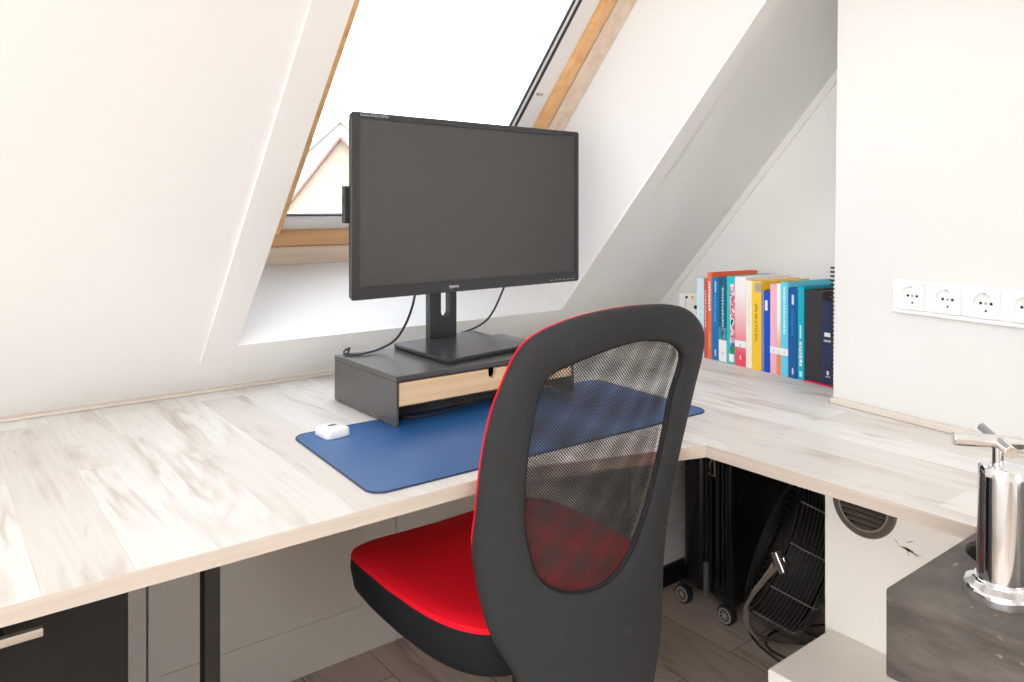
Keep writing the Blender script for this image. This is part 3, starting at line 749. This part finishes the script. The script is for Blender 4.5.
# ------------------------------------------------------------------ socket strip
sk = thing('socket_strip', WP(.30, .97), 'white strip of wall sockets on the wall above the right worktop', 'socket')
WR = Matrix(((WD.x, WN.x, 0, 0), (WD.y, WN.y, 0, 0), (0, 0, 1, 0), (0, 0, 0, 1)))     # local: x along wall, y out of the wall, z up
SM = Matrix.Translation(WO) @ WR
obj('housing', MB().prism([(.147, .0003, .972), (.147, .0105, .974), (.147, .0105, .981), (.147, .0040, .983), (.147, .0040, 1.041), (.147, .0003, 1.042)], (.38, 0, 0)).xf(SM), W_['sock'], sk, bevel=.0012)
for i in range(5):
    c = .1905 + i*.0722
    # square plate with a round well
    pl = MB(); n = 40
    sq = []
    for k in range(n):
        t = 2*PI*k/n; dx, dz = math.cos(t), math.sin(t); f_ = .0275/max(abs(dx), abs(dz)); sq.append((c + dx*f_, dz*f_ + 1.0105))
    ci = [(c + .0195*math.cos(2*PI*k/n), 1.0105 + .0195*math.sin(2*PI*k/n)) for k in range(n)]
    pl.loft([[(x, .004, z) for x, z in sq], [(x, .0125, z) for x, z in sq], [(x, .0128, z) for x, z in ci], [(c + (x - c)*.97, .0046, 1.0105 + (z - 1.0105)*.97) for x, z in ci]])
    so_ = obj('socket_outlet', pl.xf(SM), W_['sock'], sk)
    ph = MB()
    for dx in (-.0095, .0095): ph.lathe([(.0028, 0), (.0028, .0006)], (c + dx, .0046, 1.0105), (0,1,0), 14)
    ph.box(c - .0022, c + .0022, .0048, .0115, 1.0285, 1.0302).box(c - .0016, c + .0016, .0046, .0054, .9945, .9985)
    obj('pin_hole', ph.xf(SM), W_['pin'], so_)
    obj('screw', MB().lathe([(.003, 0), (.003, .0007)], (c, .0046, 1.0105), (0,1,0), 14).xf(SM), W_['gtext'], so_)

# ------------------------------------------------------------------ round vent in the boxed wall
vt = thing('vent_grille', (1.435, .739, .619), 'round dark bronze vent grille on the cream wall just below the worktop', 'vent')
VC = Vector((1.4347, .739, .619)); VR = .062
obj('rim', MB().lathe([(VR, 0), (VR, .006), (VR - .003, .009), (VR - .011, .009), (VR - .013, .005), (VR - .013, 0)], VC, (-1,0,0), 48), W_['ventm'], vt, smooth=True)
obj('inner_ring', MB().ring(VC + Vector((-.008,0,0)), (1,0,0), VR - .014, .0022, 48), W_['ventr'], vt, smooth=True)
obj('backplate', MB().lathe([(VR - .012, 0), (VR - .012, .001)], VC, (-1,0,0), 40), W_['hole'], vt)
for i in range(-4, 5):
    z = i*.0105; hw = math.sqrt(max(0, (VR - .016)**2 - z*z))
    obj('slat', MB().box(-.0035, .0035, -hw, hw, -.0012, .0012).xf(Matrix.Translation(VC + Vector((-.0055, 0, z))) @ Matrix.Rotation(-.6, 4, 'Y')), W_['ventm'], vt)

# ------------------------------------------------------------------ stone washbasin and tap
sb = thing('stone_washbasin', (1.2, .2, .65), 'grey-brown stone washbasin slab with a chrome tap in the right foreground', 'washbasin')
st = MB()
HC, HR = Vector((1.085, .365)), .055
st.prism([(.882, -.25, .6465), (1.463, -.25, .6465), (1.557, .4305, .6465), (.882, .4305, .6465)], (0, 0, .1035))
slab_o = obj('slab', st, W_['stone'], sb, bevel=.004)
cut = MB().lathe([(HR, .70), (HR, .80)], (HC.x, HC.y, 0), (0,0,1), 48)
cut_o = obj('cut', cut, W_['stone'], sb)
bo = slab_o.modifiers.new('bowl', 'BOOLEAN'); bo.operation = 'DIFFERENCE'; bo.object = cut_o; bo.solver = 'EXACT'
dg = bpy.context.evaluated_depsgraph_get(); dg.update()
nme = bpy.data.meshes.new_from_object(slab_o.evaluated_get(dg))
slab_o.modifiers.clear(); slab_o.data = nme
bpy.data.objects.remove(cut_o)
obj('bowl_lining', MB().lathe([(HR - .0005, .7005), (HR - .0005, .7445), (HR - .0015, .7445), (HR - .0015, .7015)], (HC.x, HC.y, 0), (0,0,1), 48), W_['hole'], sb)
# top tap
tc_ = Vector((.966, .338, .750))
tp = thing('tap', tc_, 'chrome tap with a cross handle standing on the stone washbasin', 'tap')
obj('base_ring', MB().lathe([(.041, .0003), (.041, .010), (.039, .0145), (.034, .0165), (.030, .0185), (.0295, .022)], tc_, (0,0,1), 12), W_['chrome'], tp, bevel=.0008)
obj('body', MB().lathe([(.0262, .020), (.0258, .03), (.0248, .138), (.0243, .146), (.022, .149), (.012, .150)], tc_, (0,0,1), 48), W_['chrome'], tp, smooth=True)
obj('spindle', MB().lathe([(.0058, .148), (.0058, .170)], tc_ + Vector((-.004,.004,0)), (0,0,1), 20), W_['chrome'], tp, smooth=True)
hb = tc_ + Vector((-.004, .004, .176))
for pa, pb, r in (((.931, .377, .927), (.975, .322, .926), .0080), ((1.003, .372, .927), (.932, .318, .925), .0072)):
    pa, pb = Vector(pa), Vector(pb)
    obj('cross_bar', MB().tube([pa, pa + (pb - pa)*.03, pa + (pb - pa)*.5, pb], [r*.9, r, r*.95, r*.9], 8), W_['chrome'], tp, bevel=.0006)

# ------------------------------------------------------------------ office chair
ch = thing('office_chair', (.93, 1.17, 0), 'black office chair with a net back and red seat, pulled up to the desk', 'chair')
phi, rec = math.radians(-8), math.radians(4)
rt = Vector((math.cos(phi), math.sin(phi), 0)); fw = Vector((-math.sin(phi), math.cos(phi), 0)); upv = -math.sin(rec)*fw + math.cos(rec)*Vector((0,0,1))
CP = Vector((.9, .9, .5))
def BK(u, v, d=0):       # point of the curved backrest sheet, d metres in front of it
    return CP + rt*u + upv*v + fw*(1.2*(u - .0022)**2 - .3*(v - .2)**2 + d)
OUT = [(-.1621,-.0565),(-.1703,-.0377),(-.1978,.0162),(-.2145,.085),(-.2229,.1494),(-.2189,.2121),(-.2155,.28),(-.2089,.3481),(-.2011,.3932),(-.1798,.4649),(-.1563,.4961),(-.1084,.5198),(-.0458,.5327),(.0298,.536),(.1014,.529),(.1603,.5081),(.2097,.4759),(.2274,.4468),(.2250,.42),(.2147,.3906),(.1959,.3318),(.1668,.2455),(.150,.19),(.1368,.133),(.1244,.0385),(.1215,-.0188),(.1036,-.0869),(.0838,-.1264),(.045,-.158),(-.01,-.17),(-.065,-.165),(-.115,-.135),(-.145,-.095)]
WIN = [(-.135,.4272),(-.0984,.4478),(-.0433,.4667),(.0192,.477),(.0872,.4678),(.1332,.4465),(.146,.4239),(.1272,.3679),(.1151,.2896),(.0917,.2047),(.0594,.1359),(.0211,.0893),(-.018,.0706),(-.065,.0688),(-.1033,.0814),(-.1305,.1071),(-.145,.1536),(-.1523,.1995),(-.1532,.2826),(-.1471,.3735)]
def polar(loop, c, n):
    L_ = [(p.x - c[0], p.y - c[1]) for p in spline([(u, v, 0) for u, v in loop], 8, True)]
    out = []
    for k in range(n):
        t = 2*PI*k/n; dx, dy_ = math.cos(t), math.sin(t); best = 0
        for i in range(len(L_)):
            (ax, ay), (bx_, by) = L_[i], L_[(i+1) % len(L_)]
            ex, ey = bx_ - ax, by - ay
            den = dx*ey - dy_*ex
            if abs(den) < 1e-12: continue
            r_ = (ax*ey - ay*ex)/den; s_ = (ax*dy_ - ay*dx)/den
            if r_ > 0 and -1e-6 <= s_ <= 1 + 1e-6: best = max(best, r_)
        out.append((c[0] + dx*best, c[1] + dy_*best))
    return out
CC = (-.012, .27); NB = 120
PO, PI_ = polar(OUT, CC, NB), polar(WIN, CC, NB)
def lerp(a, b, t): return (a[0] + (b[0] - a[0])*t, a[1] + (b[1] - a[1])*t)
def grow(p, g): d = Vector((p[0] - CC[0], p[1] - CC[1])); d = d*(1 + g/d.length); return (CC[0] + d.x, CC[1] + d.y)
def sheet_ring(prof, inner=PI_, outer=PO):
    """closed tube of cross-section prof: (t between window edge and rim, offset forward, extra growth)"""
    rings = [[BK(*grow(lerp(inner[k], outer[k], t), g), d) for k in range(NB)] for t, d, g in prof]
    mb = MB(); R = [[mb.bm.verts.new(p) for p in r] for r in rings]
    for i in range(len(R)):
        a, b = R[i], R[(i+1) % len(R)]
        for k in range(NB): mb.bm.faces.new((a[k], a[(k+1) % NB], b[(k+1) % NB], b[k]))
    return mb
prof = [(0, .002, 0), (.02, -.003, 0), (.10, -.007, 0), (.3, -.010, 0), (.6, -.011, 0), (.85, -.009, 0), (.95, -.005, 0), (1, .001, 0), (1, .008, 0), (.9, .012, 0), (.5, .012, 0), (.1, .012, 0), (0, .010, 0)]
obj('back_shell', sheet_ring(prof), W_['fabric'], ch, smooth=True)
prof2 = [(.24, .0125, 0), (.4, .0125, 0), (.6, .0125, 0), (.93, .0125, 0), (.985, .0115, .000), (.99, .013, .0), (.985, .0155, 0), (.95, .018, 0), (.6, .024, 0), (.36, .022, 0), (.26, .018, 0), (.24, .0145, 0)]
PO2 = [lerp(p, CC, .09*min(1, max(0, (.16 - p[1])/.14))) for p in PO]
obj('back_cushion', sheet_ring(prof2, PI_, PO2), W_['red'], ch, smooth=True)
def net(dd, name, rot, label):
    mb = MB(); uvl = mb.bm.loops.layers.uv.new('net')
    c0 = mb.bm.verts.new(BK(*CC, dd)); key = {c0: CC}
    rings = [[c0]]
    for j in range(1, 9):
        r = []
        for k in range(NB):
            p = lerp(CC, PI_[k], j/8*1.02); v = mb.bm.verts.new(BK(*p, dd)); key[v] = p; r.append(v)
        rings.append(r)
    for k in range(NB): mb.bm.faces.new((c0, rings[1][k], rings[1][(k+1) % NB]))
    for a, b in zip(rings[1:], rings[2:]):
        for k in range(NB): mb.bm.faces.new((a[k], b[k], b[(k+1) % NB], a[(k+1) % NB]))
    cr, sr_ = math.cos(rot), math.sin(rot)
    for f in mb.bm.faces:
        for l in f.loops:
            u_, v_ = key[l.vert]; l[uvl].uv = (u_*cr - v_*sr_ + 5, u_*sr_ + v_*cr + 5)
    return obj(name, mb, W_['net'], ch, smooth=True)
net(.004, 'back_net', 0, None)
net(.019, 'front_net', math.radians(4), None)
# piping round the net window
obj('net_piping', MB().tube([BK(*PI_[k], -.001) for k in range(NB)], .0014, 6, close=True), W_['seatb'], ch, smooth=True)
# seat
def seat_ring(z, ins, crown=0, back=0.0):
    out = []; n = 72
    cx_, cy_ = .910, 1.214
    for k in range(n):
        t = 2*PI*k/n; c_, s_ = math.cos(t), math.sin(t)
        e_ = 2/4.4
        hx = .250 - ins; hy = .247 - ins
        x = hx*math.copysign(abs(c_)**e_, c_); y = hy*math.copysign(abs(s_)**e_, s_)
        x *= 1 - .10*max(0, -y/hy)**1.5             # narrower at the rear
        yy = y/.245
        dz = -.022*max(0, yy - .35)**2/.42 + .012*abs(x/.243)**2 + crown
        out.append((cx_ + x, cy_ + y, z + dz + .030))
    return out
sc1 = MB().loft([seat_ring(.462, .0, 0), seat_ring(.470, .003), seat_ring(.476, .014), seat_ring(.4785, .035), seat_ring(.4785, .08), seat_ring(.478, .14), seat_ring(.4775, .19), seat_ring(.4775, .23)])
obj('seat_cushion', sc1, W_['red'], ch, smooth=True)
sp = MB().loft([seat_ring(.362, .09), seat_ring(.366, .05), seat_ring(.380, .022), seat_ring(.402, .006), seat_ring(.44, -.0005), seat_ring(.4625, .0006)])
obj('seat_pan', sp, W_['seatb'], ch, smooth=True)
# back bracket, column, base and castors
jb = MB().tube(spline([(.925,1.12,.372),(.912,1.02,.365),(.902,.955,.385),(.895,.92,.42),(.892,.908,.46)], 6), .018, 10)
obj('back_bracket', jb, W_['black'], ch, smooth=True)
obj('tilt_mechanism', MB().box(.85, 1.01, 1.07, 1.27, .345, .388), W_['black'], ch, bevel=.008)
obj('lever', MB().tube([(1.0,1.16,.365),(1.11,1.15,.365),(1.15,1.148,.36)], .006, 8), W_['black'], ch, smooth=True)
obj('gas_column', MB().lathe([(.028, .08), (.028, .22), (.016, .225), (.016, .35)], (.93, 1.17, 0), (0,0,1), 24), W_['black'], ch, smooth=True)
for i in range(5):
    t = 2*PI*i/5 + .3; d = Vector((math.cos(t), math.sin(t), 0)); c0 = Vector((.93, 1.17, .10))
    sg = Vector((-d.y, d.x, 0))
    lg = MB().loft([[c0 + d*r + sg*w + Vector((0,0,z)) for w, z in ((-ww, -hh), (ww, -hh), (ww*.8, hh), (-ww*.8, hh))] for r, ww, hh in ((.02,.026,.022),(.15,.02,.017),(.27,.014,.012))])
    leg = obj('base_leg', lg, W_['black'], ch, bevel=.003)
    cc = c0 + d*.262; cc.z = .027
    w = MB()
    for sgn in (-1, 1): w.lathe([(.012,-.009),(.0245,-.009),(.026,-.006),(.026,.006),(.0245,.009),(.012,.009)], cc + sg*sgn*.0135, sg, 20)
    w.lathe([(.005, 0), (.005, .07)], cc, (0,0,1), 10)
    obj('castor', w, W_['black'], leg, smooth=True)

# ------------------------------------------------------------------ suitcase
sx, sy0, sy1, sz0_, sz1_ = 1.795, 1.305, 1.487, .062, .665
su = thing('suitcase', (2.0, 1.42, 0), 'glossy black ribbed suitcase on wheels in the niche under the desk', 'suitcase')
sw = .385
def shell(y0, y1):
    ring = [(x, y) for x, y in rrect(sx, sx + sw, y0, y1, .03, 5)]
    return MB().loft([[(sx + sw/2 + (x - sx - sw/2)*f_, (y0 + y1)/2 + (y - (y0 + y1)/2)*f_, z) for x, y in ring] for z, f_ in ((sz0_, .90), (sz0_ + .012, .975), (sz0_ + .03, 1), (sz1_ - .03, 1), (sz1_ - .012, .975), (sz1_, .90))])
ymid = 1.397
obj('front_shell', shell(sy0, ymid - .006), W_['shell'], su, smooth=True)
obj('rear_shell', shell(ymid + .006, sy1), W_['shell'], su, smooth=True)
obj('zip_band', MB().box(sx + .006, sx + sw - .006, ymid - .006, ymid + .006, sz0_ + .01, sz1_ - .01), W_['zip'], su)
rb_ = MB()
for y in (1.318, 1.330, 1.346, 1.372): rb_.tube([(sx - .0005, y, sz0_ + .05), (sx - .003, y, sz0_ + .07), (sx - .003, y, sz1_ - .07), (sx - .0005, y, sz1_ - .05)], .0045, 8)
obj('rib', rb_, W_['shell'], su, smooth=True)
obj('side_foot', MB().box(sx - .010, sx + .004, ymid - .014, ymid - .000, .068, .168), W_['greyp'], su, bevel=.003)
zp_ = MB().tube(spline([(sx - .004, 1.378, .478), (sx - .006, 1.370, .468), (sx - .005, 1.376, .452), (sx - .004, 1.372, .435), (sx - .005, 1.380, .424)], 4), .0030, 8).tube([(sx - .004, 1.362, .478), (sx - .004, 1.359, .422)], .0028, 8).tube([(sx - .004, 1.380, .424), (sx - .004, 1.360, .424)], .0028, 8)
obj('zip_pull', zp_, W_['pull'], su)
for x in (sx + .03, sx + sw - .03):
    for y in (1.338, 1.492):
        wh = obj('wheel', MB().lathe([(.012,-.011),(.026,-.011),(.0285,-.007),(.0285,.007),(.026,.011),(.012,.011)], (x - .008, y, .0285), (-1,.0,0), 28), W_['black'], su, smooth=True)
        hbm = MB().ring((x - .0195, y, .0285), (1,0,0), .0195, .0028, 28, 6).lathe([(.007,0),(.006,.003)], (x - .018, y, .0285), (-1,0,0), 16)
        for k in range(9):
            t = 2*PI*k/9; hbm.tube([(x - .0195, y + .006*math.cos(t), .0285 + .006*math.sin(t)), (x - .0195, y + .019*math.cos(t), .0285 + .019*math.sin(t))], .0013, 5)
        obj('wheel_hub', hbm, W_['hub'], wh)
        obj('wheel_fork', MB().box(x - .006, x + .03, y - .018, y + .018, .05, .0635), W_['black'], su, bevel=.004)

# white grooved panel and black bag behind the suitcase
wp = thing('panel_board', (1.87, 1.6, .06), 'white board with fine horizontal grooves standing left of the black suitcase', 'panel')
pb = MB(); z = .062
i = 0
while z < .715:
    h_ = .032 if i % 2 == 0 else .066
    h_ = min(h_, .718 - z)
    pb.box(1.70, 1.985, 1.598, 1.612, z, z + h_ - .0018); z += h_; i += 1
pb.box(1.70, 1.985, 1.6015, 1.612, .062, .716)
obj('grooved_board', pb, W_['trim'], wp)
obj('foot', MB().box(1.70, 1.99, 1.585, 1.64, 0, .0615), W_['cab'], wp, bevel=.004)

# ------------------------------------------------------------------ drum fan
fc_ = Vector((1.766, 1.097, .300)); fa = Vector((.518, -.719, -.38)).normalized()
fn = thing('drum_fan', (1.85, 1.12, 0), 'black drum fan with a wire cage on a bent chrome stand beside the suitcase', 'fan')
fR = .178
q_ = Vector((0,0,1)).rotation_difference(fa)
cage = MB()
for i in range(14):
    tt = -.055 + .118*i/13; R_ = fR - .030*max(0, (abs(tt - .004) - .035)/.024)**2*.5
    cage.ring(fc_ + fa*tt, fa, R_, .0017, 72, 5)
for i in range(9): cage.ring(fc_ + fa*.064, fa, fR*.95 - i*.0175, .0014, 56, 5); cage.ring(fc_ - fa*.056, fa, fR*.95 - i*.0175, .0014, 56, 5)
obj('wire_cage', cage, W_['fan'], fn, smooth=True)
sw_ = MB()
for k in range(10):
    t = 2*PI*k/10 + .15; e = q_ @ Vector((math.cos(t), math.sin(t), 0))
    sw_.tube([fc_ + e*(fR + .0015) - fa*.055, fc_ + e*(fR + .0015) + fa*.05, fc_ + e*(fR*.9) + fa*.066, fc_ + e*.04 + fa*.067], .0018, 5)
obj('support_wire', sw_, W_['fanw'], fn, smooth=True)
obj('drum', MB().lathe([(fR - .012, -.05), (fR - .008, -.03), (fR - .008, .04), (fR - .02, .05), (fR - .022, .05), (fR - .011, .038), (fR - .011, -.03), (fR - .014, -.05)], fc_, fa, 48), W_['cab'], fn, smooth=True)
obj('motor', MB().lathe([(.03,-.05),(.05,-.045),(.05,.0),(.03,.03)], fc_, fa, 24), W_['black'], fn, smooth=True)
for k in range(5):
    bl_ = MB(); t0 = 2*PI*k/5
    rows = []
    for r_ in (.035, .07, .11, .145):
        row = []
        for j in range(5):
            t = t0 + (j/4 - .5)*(.75 - .9*(r_ - .035)); row.append(fc_ + q_ @ Vector((r_*math.cos(t), r_*math.sin(t), .012 + (j/4 - .5)*.03)))
        rows.append(row)
    bl_.loft(rows, closed=False)
    bo_ = obj('blade', bl_, W_['black'], fn, smooth=True); sm = bo_.modifiers.new('solid', 'SOLIDIFY'); sm.thickness = .002
# stand: bent chrome tube from the pivot to the floor foot
pv = Vector((1.596, 1.023, .362))
tubeP = spline([pv + Vector((.004, .012, -.015)), (1.610,1.067,.301), (1.640,1.132,.218), (1.671,1.171,.153), (1.722,1.195,.085), (1.786,1.202,.033), (1.85,1.159,.0125), (1.89,1.115,.012), (1.95,1.02,.012)], 8)
obj('stand_tube', MB().tube(tubeP, [.0075 + .0045*max(0, 1 - i/22) for i in range(len(tubeP))], 14), W_['dchrome'], fn, smooth=True)
pdir = (fc_ - pv).normalized()
obj('pivot_bracket', MB().box(-.013, .013, -.009, .009, -.030, .020, Matrix.Translation(pv + Vector((.0,.004,0))) @ Matrix.Rotation(-.5, 4, 'X')), W_['dchrome'], fn, bevel=.004)
obj('pivot_arm', MB().tube([pv, pv + pdir*.06], .008, 8), W_['dchrome'], fn, smooth=True)

def floor_cable(pts, label, r=.0032):
    return tag(obj('power_cable', MB().tube(spline(pts, 8), r, 8), W_['cable'], smooth=True), label, 'cable')
z_ = .0036
floor_cable([(1.90,1.335,z_),(1.886,1.319,z_),(1.83,1.27,z_),(1.799,1.226,z_),(1.785,1.189,z_),(1.775,1.152,z_),(1.768,1.107,z_)], 'black power cable curving round the front of the fan stand towards the white ledge')
floor_cable([(2.06,1.15,z_),(2.023,1.166,z_),(1.98,1.193,z_),(1.928,1.213,z_),(1.868,1.222,.012),(1.815,1.210,.011),(1.792,1.181,.0095),(1.79,1.15,.009),(1.80,1.11,z_)], 'black power cable making a wide loop over the floor below the drum fan')
floor_cable([(2.10,1.29,z_),(2.04,1.265,z_),(1.99,1.232,.008),(1.965,1.212,.0125),(1.95,1.19,.008),(1.955,1.15,z_),(1.99,1.11,z_),(2.05,1.10,z_)], 'short black cable running over the floor from behind the drum fan')

# ------------------------------------------------------------------ light
wl = bpy.data.worlds.new('overcast_sky'); S.world = wl; wl.use_nodes = True
nt = wl.node_tree; N = nt.nodes.new; L = nt.links.new
bg = nt.nodes['Background']
tcw = N('ShaderNodeTexCoord'); sp_ = N('ShaderNodeSeparateXYZ'); L(tcw.outputs['Generated'], sp_.inputs[0])
rp = N('ShaderNodeValToRGB'); e = rp.color_ramp.elements
e[0].position = .42; e[0].color = (.55, .52, .48, 1); e[1].position = .56; e[1].color = (.95, .975, 1.0, 1)
k_ = e.new(1.0); k_.color = (.80, .90, 1.0, 1)
mr_ = N('ShaderNodeMapRange'); mr_.inputs['From Min'].default_value = -1; mr_.inputs['From Max'].default_value = 1
L(sp_.outputs[2], mr_.inputs['Value']); L(mr_.outputs[0], rp.inputs[0]); L(rp.outputs[0], bg.inputs['Color'])
bg.inputs['Strength'].default_value = 4.5

def area(name, loc, target, size, power, col=(1,1,1), sy=None):
    l = bpy.data.lights.new(name, 'AREA'); l.energy = power; l.color = col; l.size = size
    if sy: l.shape = 'RECTANGLE'; l.size_y = sy
    o = bpy.data.objects.new(name, l); COL.objects.link(o); o.location = loc
    o.rotation_euler = (Vector(target) - Vector(loc)).to_track_quat('-Z', 'Y').to_euler()
    return o
area('fill_light', (-1.1, -.85, 2.5), (1.2, .6, .6), 1.0, 19, (1, .98, .955))  # added unseen fill light, not a fixture of the room


# ------------------------------------------------------------------ camera
cam = bpy.data.cameras.new('camera'); co = bpy.data.objects.new('camera', cam); COL.objects.link(co)
cam.sensor_width = 36; cam.lens = 760/1024*36; cam.shift_y = -(341 - 208)/1024; cam.clip_start = .02
yaw = math.radians(52.15)
co.location = (0, 0, 1.19); co.rotation_euler = (PI/2, 0, yaw - PI/2)
S.camera = co
S.view_settings.view_transform = 'Standard'; S.view_settings.look = 'None'
S.view_settings.gamma = 1; S.view_settings.use_curve_mapping = False
S.view_settings.exposure = .53
S.cycles.max_bounces = 10; S.cycles.diffuse_bounces = 6; S.cycles.transparent_max_bounces = 24
S.cycles.use_denoising = True
